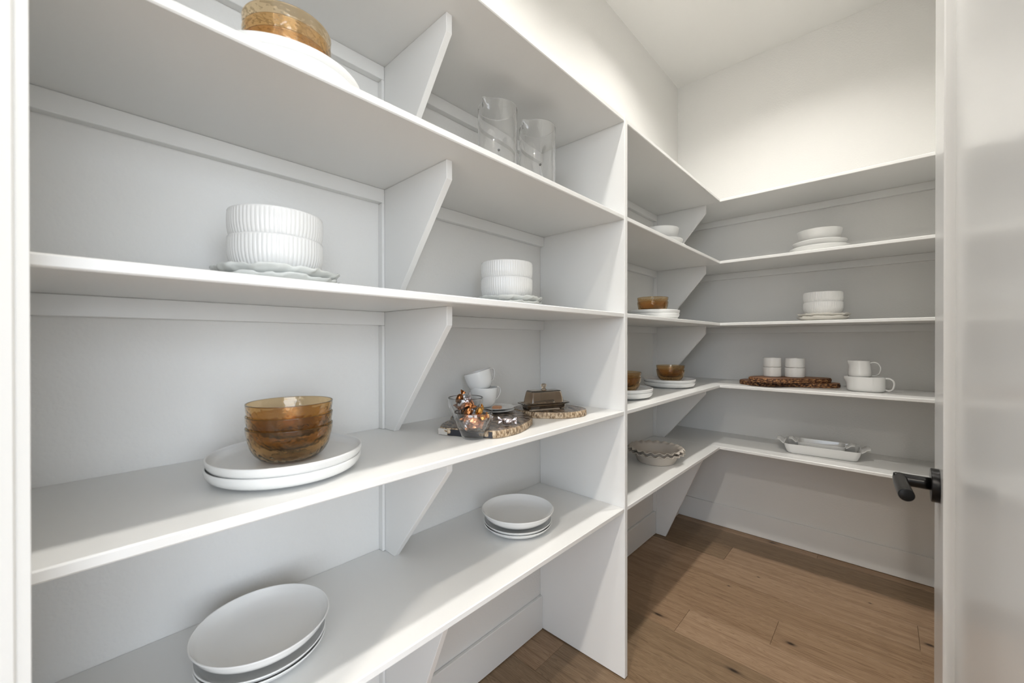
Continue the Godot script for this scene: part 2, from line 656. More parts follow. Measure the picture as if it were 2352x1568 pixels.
func room() -> void:
	var w := 0.12
	struct("wall_left", boxes([[Vector3(-w, 0, -w), Vector3(0, H, 6.3)]], 0.0), M.wall, "white textured wall behind the long shelves")
	struct("wall_back", boxes([[Vector3(0, 0, -w), Vector3(RX, H, 0)]], 0.0), M.wall, "white wall behind the short shelves at the end of the pantry")
	struct("wall_right", boxes([[Vector3(RX, 0, -w), Vector3(RX + w, H, 2.37)]], 0.0), M.wall, "white wall behind the open door")
	var c := CSGBox3D.new()
	c.name = "ceiling"
	c.size = Vector3(4.84, 0.1, 6.54)
	c.position = Vector3(2.3, H + 0.05, 3.15)
	c.material = M.ceiling
	c.set_meta("kind", "structure")
	c.set_meta("label", "smooth white ceiling over pantry and room outside")
	add_child(c)
	for p in LAMPS:
		var hole := CSGCylinder3D.new()
		hole.name = "lamp_opening"
		hole.operation = CSGShape3D.OPERATION_SUBTRACTION
		hole.radius = 0.0765
		hole.height = 0.3
		hole.sides = 48
		c.add_child(hole, true)
		hole.position = p - c.position
	# the doorway stands across the corner: a wall with its own axes, x along it from shelves to hinge, z outward
	var e := Vector3(cos(TURN), 0, -sin(TURN))
	var n := Vector3(sin(TURN), 0, cos(TURN))
	var corner := Vector3(0.50, 0, 2.9376) + e * 0.004 + n * 0.011
	var frame := Transform3D(Basis(Vector3.UP, TURN), corner)
	var L := 0.823
	struct("wall_front", boxes([[Vector3(-0.62, 0, 0), Vector3(-0.021, H, w)], [Vector3(L + 0.021, 0, 0), Vector3(L + 0.36, H, w)], [Vector3(-0.021, 2.47, 0), Vector3(L + 0.021, H, w)]], 0.0), M.wall, "white wall around the pantry doorway").transform = frame
	struct("trim_1", boxes([[Vector3(-0.02, 0, 0), Vector3(0, 2.47, w + 0.001)], [Vector3(0, 0, 0.043), Vector3(0.012, 2.458, 0.08)]], 0.004), M.trimwhite, "white door jamb on the shelf side of the doorway").transform = frame
	struct("trim_2", boxes([[Vector3(-0.09, 0, -0.011), Vector3(-0.004, 2.54, 0)]], 0.0012), M.trimwhite, "white door casing beside the long shelves").transform = frame
	struct("trim_3", boxes([[Vector3(L, 0, 0), Vector3(L + 0.02, 2.47, w + 0.001)]], 0.003), M.trimwhite, "white door jamb on the hinge side of the doorway").transform = frame
	struct("trim_4", boxes([[Vector3(0, 2.45, 0), Vector3(L, 2.47, w + 0.001)]], 0.003), M.trimwhite, "white head jamb over the doorway").transform = frame
	struct("trim_5", boxes([[Vector3(-0.09, 0, w), Vector3(-0.006, 2.54, w + 0.014)], [Vector3(L + 0.006, 0, w), Vector3(L + 0.09, 2.54, w + 0.014)], [Vector3(-0.006, 2.456, w), Vector3(L + 0.006, 2.54, w + 0.014)]], 0.003), M.trimwhite, "white casing around the outside of the doorway").transform = frame
	# baseboards
	var bt := 0.0139
	var bh := 0.1442
	struct("baseboard_left", boxes([[Vector3(0, 0.002, PZ0 + 0.0005), Vector3(bt, bh, FZ)], [Vector3(0, 0.002, bt), Vector3(bt, bh, PZ1 - 0.0005)]], 0.002), M.paint, "plain white baseboard under the long shelves")
	struct("baseboard_back", boxes([[Vector3(0, 0.002, 0), Vector3(RX, bh, bt)]], 0.002), M.paint, "plain white baseboard along the back wall")
	struct("baseboard_right", boxes([[Vector3(RX - bt, 0.002, bt), Vector3(RX, bh, 2.3)]], 0.002), M.paint, "plain white baseboard behind the open door")
	# floor: boards laid along x, 187 mm wide
	var slab := struct("floor", boxes([[Vector3(-w, -0.1, -w), Vector3(RX + w, -0.0145, 3.4)]], 0.0), M.bark, "oak plank floor with knots, laid across the pantry")
	slab.material_override = mat(Color(0.07, 0.05, 0.035), 0.9)
	var rng := RandomNumberGenerator.new()
	rng.seed = 5
	var joint := {1: 0.421, 2: 1.19, 4: 0.744, 5: 0.43, 8: 0.128, 3: -0.2, 6: 1.02, 7: 0.62, 9: 0.98, 10: 0.3, 0: 1.3, 11: 0.77}
	var tone := [1.0, 0.93, 1.05, 0.98, 0.9, 1.03, 0.96]
	var mats := []
	for k in 4:
		for t in 3:
			var m: StandardMaterial3D = M["oak%d" % k].duplicate()
			var f: float = [0.9, 1.0, 1.06][t]
			m.albedo_color = Color(f, f * [1.0, 0.99, 1.0][t], f * [0.97, 0.97, 1.0][t])
			mats.append(m)
	for row in range(0, 19):
		var z0 := 0.068 - 0.187 + 0.187 * row
		var z1 := z0 + 0.187
		z0 = maxf(z0, -0.02)
		z1 = minf(z1, 3.4)
		var cut: float = joint.get(row - 1, rng.randf_range(0.3, 1.2))
		var spans := [[maxf(-0.05, cut - 1.35), cut], [cut, minf(RX + 0.05, cut + 1.35)]]
		if cut < 0.0:
			spans = [[-0.05, 1.3], [1.3, RX + 0.05]]
		for s in spans:
			if s[1] - s[0] < 0.02:
				continue
			var flip := -1.0 if rng.randf() < 0.5 else 1.0
			var o := Vector2(rng.randf_range(0.0, 0.3), 0.0)
			var g := 0.0004
			var m := cbox(Vector3(s[0] + g, -0.014, z0 + g), Vector3(s[1] - g, rng.randf_range(-0.0004, 0.0), z1 - g), 0.0009, o if flip > 0 else o + Vector2(0, 1), Vector2(1.0 / 1.4, flip / 0.187))
			mesh_node("plank", m, mats[rng.randi() % mats.size()], slab)


# ------------------------------------------------------------------ shelving

func shelving() -> void:
	var names := ["topmost", "second from the top", "middle", "second from the bottom", "lowest"]
	var where := ["nothing standing on it", "holding glass jugs and amber bowls", "holding ribbed white bowls", "holding cups, sweets and amber bowls", "holding only white plates"]
	var corner := ["empty", "with a white bowl near the corner", "with amber bowls on two plates", "holding two sets of amber bowls", "with scalloped pie dishes"]
	var back := ["empty", "with a bowl on two plates", "with ribbed bowls on wavy plates", "with wooden boards and a gravy boat", "with nested baking dishes"]
	var zb0 := 2.3044
	var zb1 := 0.4075
	var bw := 0.0173
	var tc := 0.0225
	var pz := 0.0005
	solo("partition_panel", boxes([[Vector3(0.0, 0.003, PZ1), Vector3(SHELF_D + 0.0015, LEVELS[0] + 0.0055, PZ0)]], 0.0022), M.paint, "tall white upright panel dividing the long shelves, floor to top shelf", "shelf panel")
	for k in 5:
		var y: float = LEVELS[k]
		var yu := y - T
		var below: float = LEVELS[k + 1] if k < 4 else 0.0
		# left of the partition
		var s := thing("shelf", "%s long shelf beside the doorway, %s" % [names[k], where[k]], "shelf", Vector3.ZERO, 0.0, "long shelves by the doorway")
		mesh_node("board", boxes([[Vector3(0.0, yu, PZ0 + pz), Vector3(SHELF_D, y, FZ - 0.001)]], 0.0022), M.paint, s)
		mesh_node("wall_cleat", boxes([[Vector3(0.0, y - 0.0553, PZ0 + pz), Vector3(tc, yu - 0.0002, zb0 - bw - pz)]], 0.0012), M.paint, s)
		mesh_node("wall_cleat", boxes([[Vector3(0.0, y - 0.0553, zb0 + pz), Vector3(tc, yu - 0.0002, FZ - 0.001)]], 0.0012), M.paint, s)
		# between partition and back wall
		s = thing("shelf", "%s shelf beyond the upright panel, %s" % [names[k], corner[k]], "shelf", Vector3.ZERO, 0.0, "shelves between panel and corner")
		mesh_node("board", boxes([[Vector3(0.0, yu, SHELF_B + 0.0003), Vector3(SHELF_D, y, PZ1 - pz)]], 0.0022), M.paint, s)
		mesh_node("wall_cleat", boxes([[Vector3(0.0, y - 0.0553, zb1 + pz), Vector3(tc, yu - 0.0002, PZ1 - pz)]], 0.0012), M.paint, s)
		# along the back wall
		s = thing("shelf", "%s shelf along the back wall, %s" % [names[k], back[k]], "shelf", Vector3.ZERO, 0.0, "back wall shelves")
		mesh_node("board", boxes([[Vector3(0.0, yu, 0.0), Vector3(RX, y, SHELF_B)]], 0.0022), M.paint, s)
		mesh_node("wall_cleat", boxes([[Vector3(0.0, y - 0.0553, 0.0), Vector3(RX, yu - 0.0002, tc)]], 0.0012), M.paint, s)
		mesh_node("wall_cleat", boxes([[Vector3(0.0, y - 0.0553, tc + pz), Vector3(tc, yu - 0.0002, zb1 - bw - pz)]], 0.0012), M.paint, s)
		# brackets
		for c in 2:
			var z: float = [zb0, zb1][c]
			var foot: float = 0.0700 if k < 4 else 0.0770
			var b := thing("shelf_bracket", "white slanted bracket under the %s shelf, %s" % [names[k], ["nearest the doorway" , "near the back corner"][c]], "bracket", Vector3.ZERO, 0.0, ["brackets nearest the doorway", "brackets near the corner"][c])
			var floor_y := below + (0.0004 if k < 4 else 0.003)
			var poly := PackedVector2Array([Vector2(0.0, yu - 0.0003), Vector2(0.0, floor_y), Vector2(foot, floor_y), Vector2(0.3112, y - 0.0624), Vector2(0.3112, yu - 0.0003)])
			if k == 4:
				poly = PackedVector2Array([Vector2(0.0, yu - 0.0003), Vector2(0.0, 0.146), Vector2(0.0148, 0.146), Vector2(0.0148, floor_y), Vector2(foot, floor_y), Vector2(0.3112, y - 0.0624), Vector2(0.3112, yu - 0.0003)])
			mesh_node("web", prism(poly, z - bw, z, 0.0009), M.paint, b)
			mesh_node("batten", boxes([[Vector3(0.0, below + 0.0005 if k < 4 else 0.146, z + 0.0004), Vector3(tc, y - 0.0556, z + 0.0085)]], 0.001), M.paint, b)


# ------------------------------------------------------------------ the door

func door() -> void:
	var o := Node3D.new()
	o.name = "door_1"
	add_child(o)
	o.set_meta("kind", "structure")
	o.set_meta("label", "white panelled pantry door standing open, black lever handle")
	var x0 := 1.1620
	var x1 := 1.1970
	var z0 := 1.682
	var z1 := 2.495
	var top := 2.43
	var st := 0.171
	var step := 0.0145
	mesh_node("stile", boxes([[Vector3(x0, 0.012, z0), Vector3(x1, top, z0 + st)]], 0.002), M.door, o)
	mesh_node("stile", boxes([[Vector3(x0, 0.012, z1 - st), Vector3(x1, top, z1)]], 0.002), M.door, o)
	mesh_node("rail", boxes([[Vector3(x0, 0.012, z0 + st), Vector3(x1, 0.24, z1 - st)]], 0.0015), M.door, o)
	mesh_node("rail", boxes([[Vector3(x0, top - 0.15, z0 + st), Vector3(x1, top, z1 - st)]], 0.0015), M.door, o)
	mesh_node("panel", boxes([[Vector3(x0 + step, 0.235, z0 + st - 0.004), Vector3(x1 - 0.01, top - 0.145, z1 - st + 0.004)]], 0.0), M.door, o)
	# lever handle
	var c := Vector3(x0, 0.956, 1.786)
	var turned := func(m: ArrayMesh) -> MeshInstance3D:
		return mesh_node("lever_handle", m, M.black, o, c)
	var rose: MeshInstance3D = turned.call(lathe([Vector2(0, 0.0), Vector2(0.0312, 0.0), Vector2(0.0318, 0.0006), Vector2(0.0318, 0.0106), Vector2(0.0308, 0.0118), Vector2(0.0295, 0.0119), Vector2(0, 0.0119)], 48))
	rose.rotation.z = PI / 2
	rose.set_meta("label", "black lever handle on a round rose")
	# sub-parts in the rose's own axes: its y is the room's -x
	var inv := rose.transform.affine_inverse()
	var at := func(x: float, y: float, z: float) -> Vector3:
		return inv * Vector3(x, y, z)
	var neck := [at.call(x0 - 0.0115, 0.9575, 1.786), at.call(1.14, 0.9575, 1.786), at.call(1.12, 0.9575, 1.786), at.call(1.1005, 0.958, 1.786), at.call(1.0975, 0.958, 1.786)]
	mesh_node("neck", tube(neck, [0.0118, 0.0118, 0.0118, 0.0118, 0.0100], 24), M.black, rose)
	var grip := [at.call(1.1075, 0.9575, 1.777), at.call(1.1075, 0.958, 1.785), at.call(1.1085, 0.960, 1.835), at.call(1.112, 0.9632, 1.900), at.call(1.1132, 0.9642, 1.9205), at.call(1.1133, 0.9643, 1.9215)]
	mesh_node("grip", tube(grip, [0.0108, 0.0112, 0.0112, 0.0112, 0.011, 0.0100], 28), M.black, rose)
	# hinges on the jamb
	for y in [0.25, 0.9, 1.6, 2.25]:
		mesh_node("hinge", tube([Vector3(x1 + 0.001, y - 0.05, z1 + 0.003), Vector3(x1 + 0.001, y + 0.05, z1 + 0.003)], [0.006, 0.006], 12), M.black, o)


# ------------------------------------------------------------------ the kitchen behind the camera

func kitchen() -> void:
	var xa := 0.0
	var xb := 4.6
	var za := 1.2
	var zb := 6.3
	struct("floor_kitchen", boxes([[Vector3(RX + 0.12, -0.1, za), Vector3(xb, -0.0004, zb)], [Vector3(xa, -0.1, 3.4), Vector3(RX + 0.12, -0.0004, zb)]], 0.0), mat(Color(0.55, 0.46, 0.37), 0.5), "oak floor of the room outside the pantry")
	struct("wall_kitchen_near", boxes([[Vector3(RX + 0.12, 0, za - 0.12), Vector3(xb, H, za)]], 0.0), M.wall, "white wall beside the pantry, in the room outside")
	# two walls with large windows
	struct("wall_kitchen_east", boxes([[Vector3(xb, 0, za - 0.12), Vector3(xb + 0.12, H, 2.3)], [Vector3(xb, 0, 5.5), Vector3(xb + 0.12, H, zb + 0.12)], [Vector3(xb, 0, 2.3), Vector3(xb + 0.12, 0.4, 5.5)], [Vector3(xb, 2.8, 2.3), Vector3(xb + 0.12, H, 5.5)]], 0.0), M.wall, "white wall with a wide window in the room outside")
	struct("wall_kitchen_far", boxes([[Vector3(xa, 0, zb), Vector3(1.0, H, zb + 0.12)], [Vector3(4.2, 0, zb), Vector3(xb, H, zb + 0.12)], [Vector3(1.0, 0, zb), Vector3(4.2, 0.85, zb + 0.12)], [Vector3(1.0, 2.8, zb), Vector3(4.2, H, zb + 0.12)]], 0.0), M.wall, "white wall with a window opposite the pantry")
	window(1, Transform3D(Basis(Vector3.UP, PI / 2), Vector3(xb + 0.06, 0.4, 5.5)), 3.2, 2.4, 5, 3, "wide white window with panes, beside the pantry in the room outside")
	window(2, Transform3D(Basis.IDENTITY, Vector3(1.0, 0.85, zb + 0.06)), 3.2, 1.95, 6, 3, "large white window with small panes opposite the pantry")
	var warm := Color(1.0, 0.965, 0.92)
	ceiling_lamp(LAMPS[2], 5.0, warm, "round recessed lamp in the outer ceiling nearest the pantry", "outer ceiling lamps")
	ceiling_lamp(LAMPS[3], 5.0, warm, "round recessed lamp in the outer ceiling toward the window", "outer ceiling lamps")


func window(n: int, t: Transform3D, w: float, h: float, cols: int, rows: int, label: String) -> void:
	var o := Node3D.new()
	o.name = "window_%d" % n
	add_child(o)
	o.transform = t
	o.set_meta("kind", "structure")
	o.set_meta("label", label)
	mesh_node("window_frame", boxes([[Vector3(0, 0, -0.04), Vector3(0.07, h, 0.04)], [Vector3(w - 0.07, 0, -0.04), Vector3(w, h, 0.04)], [Vector3(0.07, 0, -0.04), Vector3(w - 0.07, 0.07, 0.04)], [Vector3(0.07, h - 0.07, -0.04), Vector3(w - 0.07, h, 0.04)]], 0.002), M.trimwhite, o)
	for i in cols - 1:
		var x := 0.07 + (w - 0.14) * (i + 1) / cols
		mesh_node("muntin", boxes([[Vector3(x - 0.02, 0.07, -0.02), Vector3(x + 0.02, h - 0.07, 0.02)]], 0.002), M.trimwhite, o)
	for i in rows - 1:
		var y := 0.07 + (h - 0.14) * (i + 1) / rows
		mesh_node("muntin", boxes([[Vector3(0.07, y - 0.02, -0.015), Vector3(w - 0.07, y + 0.02, 0.015)]], 0.002), M.trimwhite, o)


# ------------------------------------------------------------------ dishes

func amber_bowl_mesh(sd: int) -> ArrayMesh:
	var outer := dense([Vector2(0.0375, 0.0), Vector2(0.050, 0.0042), Vector2(0.0605, 0.0135), Vector2(0.0678, 0.027), Vector2(0.0718, 0.042), Vector2(0.0741, 0.055), Vector2(0.0752, 0.0642)], 4)
	var inner := dense([Vector2(0.0735, 0.0642), Vector2(0.0724, 0.055), Vector2(0.0700, 0.042), Vector2(0.0658, 0.0275), Vector2(0.0583, 0.0153), Vector2(0.0478, 0.0068), Vector2(0.034, 0.0035)], 4)
	var prof := [Vector2(0, 0.0008), Vector2(0.03, 0.0006), Vector2(0.0365, 0.0)] + outer + [Vector2(0.0749, 0.0650), Vector2(0.0738, 0.0650)] + inner + [Vector2(0.017, 0.0031), Vector2(0, 0.003)]
	var n := FastNoiseLite.new()
	n.seed = sd
	n.frequency = 130.0
	n.fractal_octaves = 2
	return lathe(prof, 128, func(q: Vector3, _a: float) -> Vector3:
		var dent := n.get_noise_3dv(q * Vector3(1.0, 1.5, 1.0)) * 0.0008
		return q + Vector3(q.x, 0, q.z).normalized() * dent * clampf((0.063 - q.y) / 0.006, 0.0, 1.0))


func plate_mesh(r: float, h: float, floor_h: float, foot: float, ribs := 0) -> ArrayMesh:
	var prof := [Vector2(0, 0.0012), Vector2(foot - 0.004, 0.0012), Vector2(foot, 0.0), Vector2(foot + 0.004, 0.0004)]
	prof += dense([Vector2(foot + 0.006, 0.0012), Vector2(r - 0.012, h * 0.24), Vector2(r - 0.003, h * 0.52), Vector2(r, h * 0.8), Vector2(r + 0.0002, h - 0.001)], 4)
	prof += [Vector2(r - 0.0008, h), Vector2(r - 0.0022, h), Vector2(r - 0.003, h - 0.0008)]
	prof += dense([Vector2(r - 0.0034, h - 0.003), Vector2(r - 0.0048, floor_h + (h - floor_h) * 0.45), Vector2(r - 0.012, floor_h + 0.0016), Vector2(r - 0.026, floor_h)], 4)
	prof += [Vector2(r * 0.5, floor_h - 0.0004), Vector2(0, floor_h - 0.0004)]
	return lathe(prof, 192 if ribs else 96, func(q: Vector3, a: float) -> Vector3:
		if ribs == 0:
			return q
		var l := Vector2(q.x, q.z).length()
		var k := 0.0003 * cos(a * ribs) * (1.0 if l > r - 0.02 and q.y < h * 0.85 else 0.0)
		return q * Vector3(1.0 + k / l, 1, 1.0 + k / l))


func ribbed_bowl_mesh() -> ArrayMesh:
	var prof := [Vector2(0, 0.002), Vector2(0.045, 0.002), Vector2(0.048, 0.0), Vector2(0.052, 0.0005)]
	prof += dense([Vector2(0.056, 0.0035), Vector2(0.0705, 0.0125), Vector2(0.0798, 0.0265), Vector2(0.0842, 0.043), Vector2(0.0852, 0.057), Vector2(0.0848, 0.0785)], 6)
	prof += [Vector2(0.0842, 0.0798), Vector2(0.0830, 0.0800), Vector2(0.0820, 0.0792)]
	prof += dense([Vector2(0.0818, 0.075), Vector2(0.0815, 0.057), Vector2(0.0800, 0.043), Vector2(0.0755, 0.028), Vector2(0.066, 0.0155), Vector2(0.05, 0.0085)], 4)
	prof += [Vector2(0.025, 0.006), Vector2(0, 0.006)]
	var count := prof.size()
	var skin := 4 + 31
	var ribs := 68
	return lathe(prof, ribs * 8, func(q: Vector3, a: float) -> Vector3:
		var l := Vector2(q.x, q.z).length()
		if l < 0.0555:
			return q
		var outer := l > 0.0828 or q.y < 0.0045 or l > lerpf(0.058, 0.0822, clampf((q.y - 0.003) / 0.037, 0.0, 1.0))
		var fade := clampf((l - 0.0555) / 0.006, 0.0, 1.0) * clampf((0.0785 - q.y) / 0.004, 0.0, 1.0)
		var k := 0.0010 * (absf(cos(a * ribs / 2.0)) - 0.6) * fade if outer else 0.0
		return q * Vector3(1.0 + k / l, 1, 1.0 + k / l))


func wavy_plate_mesh(sd: int) -> ArrayMesh:
	var prof := [Vector2(0, 0.001), Vector2(0.070, 0.001), Vector2(0.0735, 0.0), Vector2(0.078, 0.0005)]
	prof += dense([Vector2(0.082, 0.0025), Vector2(0.098, 0.010), Vector2(0.109, 0.0185), Vector2(0.1122, 0.0225)], 4)
	prof += [Vector2(0.1131, 0.0244), Vector2(0.1126, 0.0252), Vector2(0.1114, 0.0254)]
	prof += dense([Vector2(0.1100, 0.0244), Vector2(0.105, 0.0200), Vector2(0.094, 0.0125), Vector2(0.080, 0.0078)], 4)
	prof += [Vector2(0.05, 0.0072), Vector2(0, 0.0072)]
	var n := FastNoiseLite.new()
	n.seed = sd
	n.frequency = 14.0
	return lathe(prof, 160, func(q: Vector3, a: float) -> Vector3:
		var l := Vector2(q.x, q.z).length()
		var f := smoothstep(0.088, 0.112, l)
		var wob := n.get_noise_2d(q.x * 1.4 + 3.0, q.z * 1.4)
		var k := f * 0.0028 * (sin(a * 9.0 + wob * 3.0) + 0.5 * wob)
		return Vector3(q.x * (1.0 + k / l), q.y + f * 0.0021 * sin(a * 9.0 + 1.1 + wob * 4.0), q.z * (1.0 + k / l)))


func open_bowl_mesh(r: float, h: float, foot: float, wall := 0.0035) -> ArrayMesh:
	var prof := [Vector2(0, 0.0015), Vector2(foot - 0.004, 0.0015), Vector2(foot, 0.0)]
	prof += dense([Vector2(foot + 0.003, 0.0006), Vector2(lerpf(foot, r, 0.42), h * 0.17), Vector2(lerpf(foot, r, 0.76), h * 0.48), Vector2(lerpf(foot, r, 0.93), h * 0.8), Vector2(r, h - 0.0015)], 5)
	prof += [Vector2(r - 0.0006, h - 0.0003), Vector2(r - wall * 0.5, h), Vector2(r - wall + 0.0006, h - 0.0005)]
	prof += dense([Vector2(r - wall, h - 0.002), Vector2(lerpf(foot, r, 0.93) - wall, h * 0.8), Vector2(lerpf(foot, r, 0.76) - wall * 1.05, h * 0.49 + 0.001), Vector2(lerpf(foot, r, 0.42) - wall, h * 0.2 + 0.003), Vector2(foot - 0.004, 0.0075)], 5)
	prof += [Vector2(foot * 0.5, 0.0062), Vector2(0, 0.006)]
	return lathe(prof, 112)


func dishes_on_left_shelves() -> void:
	var bowl := amber_bowl_mesh(4)
	var plate := plate_mesh(0.133, 0.029, 0.0118, 0.092, 96)
	var amber_group := "amber glass bowls"
	var spots := [
		["on the shelf below the ribbed bowls", Vector3(0.227, YD, 2.629), Vector3(0.238, 0, 2.628), 3],
		["on the high shelf beside the glass jugs", Vector3(0.236, YB, 2.632), Vector3(0.246, 0, 2.633), 3],
		["on the corner shelf under the white bowl", Vector3(0.232, YC, 0.98), Vector3(0.220, 0, 0.926), 2],
		["beside the corner bracket", Vector3(0.210, YD, 0.692), Vector3(0.208, 0, 0.665), 2],
		["half hidden by the upright panel", Vector3(0.212, YD, 1.24), Vector3(0.232, 0, 1.257), 2],
	]
	var tiers := [["upper", "lower"], ["topmost", "middle", "bottom"]]
	var first_plate: Node3D = null
	var first_bowl: Node3D = null
	for s in spots:
		for k in 2:
			var label := "white plate under amber bowls, %s one, %s" % [["lower", "upper"][k], s[0]]
			var at: Vector3 = s[1] + Vector3(0.002 * k, 0.0165 * k + 0.0002, -0.001 * k)
			if first_plate == null:
				first_plate = solo("dinner_plate", plate, M.satin, label, "plate", at, 0.0, "white plates under amber bowls")
			else:
				again(first_plate, label, at, k * 0.31)
		for k in s[3]:
			var names: Array = tiers[s[3] - 2]
			var label := "amber glass bowl, %s of its stack, %s" % [names[names.size() - 1 - k], s[0]]
			var at := Vector3(s[2].x, s[1].y + 0.0290 + 0.0222 * k, s[2].z)
			if first_bowl == null:
				first_bowl = solo("amber_bowl", bowl, M.amber, label, "bowl", at, 0.0, amber_group)
			else:
				again(first_bowl, label, at, k * 1.7)
	# ribbed bowls on wavy plates
	var ribbed := ribbed_bowl_mesh()
	var wavy := [wavy_plate_mesh(2), wavy_plate_mesh(8)]
	var sets := [
		["on the shelf above amber bowls", Vector3(0.172, YC, 2.627), Vector3(0.172, 0, 2.631)],
		["on the shelf above the cups", Vector3(0.162, YC, 1.935), Vector3(0.167, 0, 1.944)],
		["on the back wall shelf", Vector3(0.841, YC, 0.211), Vector3(0.842, 0, 0.215)],
	]
	for n in sets.size():
		var s: Array = sets[n]
		for k in 2:
			solo("wavy_plate", wavy[k], M.sage if n < 2 else M.bisque, "pale wavy plate under ribbed bowls, %s one, %s" % [["lower", "upper"][k], s[0]], "plate", s[1] + Vector3(0.002 * k, 0.0002 + 0.0145 * k, 0), 0.4 * k + n, "wavy plates under ribbed bowls")
		for k in 2:
			solo("ribbed_bowl", ribbed, M.porcelain, "white ribbed bowl, %s of the pair, %s" % [["lower", "upper"][k], s[0]], "bowl", Vector3(s[2].x, s[1].y + 0.0222 + 0.051 * k, s[2].z), 0.05 * k, "ribbed bowls")
	# plates on the lowest shelf
	var coupe := open_bowl_mesh(0.117, 0.0385, 0.068, 0.0032)
	var flat := open_bowl_mesh(0.110, 0.0235, 0.068, 0.003)
	for n in 2:
		var at: Vector3 = [Vector3(0.197, YE, 2.664), Vector3(0.208, YE, 1.936)][n]
		var tail: String = ["on the lowest shelf nearest the doorway", "on the lowest shelf beside the upright panel"][n]
		for k in 2:
			solo("shallow_plate", flat, M.porcelain, "shallow white plate, %s one %s" % [["bottom", "middle"][k], tail], "plate", at + Vector3(0, 0.0002 + 0.0085 * k, 0), 0.0, "white plates on the lowest shelf")
		solo("shallow_bowl", coupe, M.porcelain, "wide white bowl topping the plates %s" % tail, "bowl", at + Vector3(0, 0.0275, 0), 0.0, "shallow bowls on the lowest shelf")
	# glass jugs
	glass_jug(Vector3(0.217, YB, 2.036), 0.2, "clear glass jug on the high shelf, nearer the amber bowls")
	glass_jug(Vector3(0.236, YB, 1.868), 0.0, "clear glass jug on the high shelf, nearer the upright panel")


func glass_jug(at: Vector3, turn: float, label: String) -> void:
	var o := thing("glass_jug", label, "jug", at + Vector3(0, 0.0003, 0), turn, "glass jugs")
	var r := 0.060
	var h := 0.252
	var prof := [Vector2(0, 0.001), Vector2(r - 0.01, 0.0006)]
	prof += dense([Vector2(r - 0.006, 0.0), Vector2(r - 0.0012, 0.003), Vector2(r, 0.01), Vector2(r, 0.08), Vector2(r, 0.16), Vector2(r, 0.215), Vector2(r, 0.235), Vector2(r + 0.0003, h - 0.0014)], 4)
	prof += [Vector2(r - 0.0003, h - 0.0003), Vector2(r - 0.0012, h), Vector2(r - 0.0021, h - 0.0005)]
	prof += dense([Vector2(r - 0.0024, h - 0.002), Vector2(r - 0.0024, 0.235), Vector2(r - 0.0024, 0.215), Vector2(r - 0.0024, 0.16), Vector2(r - 0.0024, 0.08), Vector2(r - 0.0025, 0.014), Vector2(r - 0.006, 0.0055), Vector2(r - 0.014, 0.0045)], 4)
	prof += [Vector2(0, 0.0045)]
	mesh_node("body", lathe(prof, 144, func(q: Vector3, a: float) -> Vector3:
		var d := angle_difference(a, PI * 0.5)
		var f := smoothstep(0.212, 0.25, q.y) * exp(-pow(d / 0.17, 2.0))
		return q + Vector3(0, 0.0005 * f, 0.017 * f)), M.clear, o)
	var d := Vector3(-0.5, 0, -0.866)
	var ctrl := [d * 0.0605 + Vector3(0, 0.156, 0), d * 0.078 + Vector3(0, 0.162, 0), d * 0.098 + Vector3(0, 0.150, 0), d * 0.104 + Vector3(0, 0.112, 0), d * 0.096 + Vector3(0, 0.07, 0), d * 0.076 + Vector3(0, 0.05, 0), d * 0.0605 + Vector3(0, 0.055, 0)]
	mesh_node("handle", tube(curve_points(ctrl, 40), filled(40, 0.0042), 12), M.clear, o)


func dishes_in_corner() -> void:
	bowl_on_plates(Vector3(0.2, YB, 0.80), "on the corner shelf above amber bowls")
	# scalloped pie dishes
	var m := pie_mesh(0.133, 0.0535, 0.087)
	solo("pie_dish", m, M.stoneware, "pale grey-beige pie dish with a scalloped rim, the lower of two", "pie dish", Vector3(0.237, YE + 0.0002, 0.925), 0.0, "scalloped pie dishes")
	solo("pie_dish", m, M.stoneware, "pale grey-beige pie dish with a scalloped rim, nested in the other", "pie dish", Vector3(0.236, YE + 0.0165, 0.924), 0.0, "scalloped pie dishes")


func pie_mesh(r: float, h: float, foot: float) -> ArrayMesh:
	var prof := [Vector2(0, 0.001), Vector2(foot - 0.003, 0.001), Vector2(foot, 0.0)]
	prof += dense([Vector2(foot + 0.003, 0.0015), Vector2(foot + 0.008, h * 0.25), Vector2(foot + 0.017, h * 0.62), Vector2(foot + 0.025, h * 0.84), Vector2(r - 0.006, h * 0.94), Vector2(r, h - 0.0015)], 4)
	prof += [Vector2(r + 0.0004, h), Vector2(r - 0.001, h + 0.0008), Vector2(r - 0.003, h + 0.0002)]
	prof += dense([Vector2(r - 0.008, h * 0.985), Vector2(foot + 0.022, h * 0.9), Vector2(foot + 0.0125, h * 0.64), Vector2(foot + 0.003, h * 0.28), Vector2(foot - 0.006, 0.0065)], 4)
	prof += [Vector2(foot * 0.5, 0.0055), Vector2(0, 0.0055)]
	return lathe(prof, 21 * 12, func(q: Vector3, a: float) -> Vector3:
		var l := Vector2(q.x, q.z).length()
		var f := smoothstep(foot + 0.016, r - 0.002, l) * smoothstep(h * 0.55, h * 0.93, q.y)
		var k := f * 0.0042 * cos(a * 21.0)
		return Vector3(q.x * (1.0 + k / l), q.y - f * 0.0038 * cos(a * 21.0), q.z * (1.0 + k / l)))


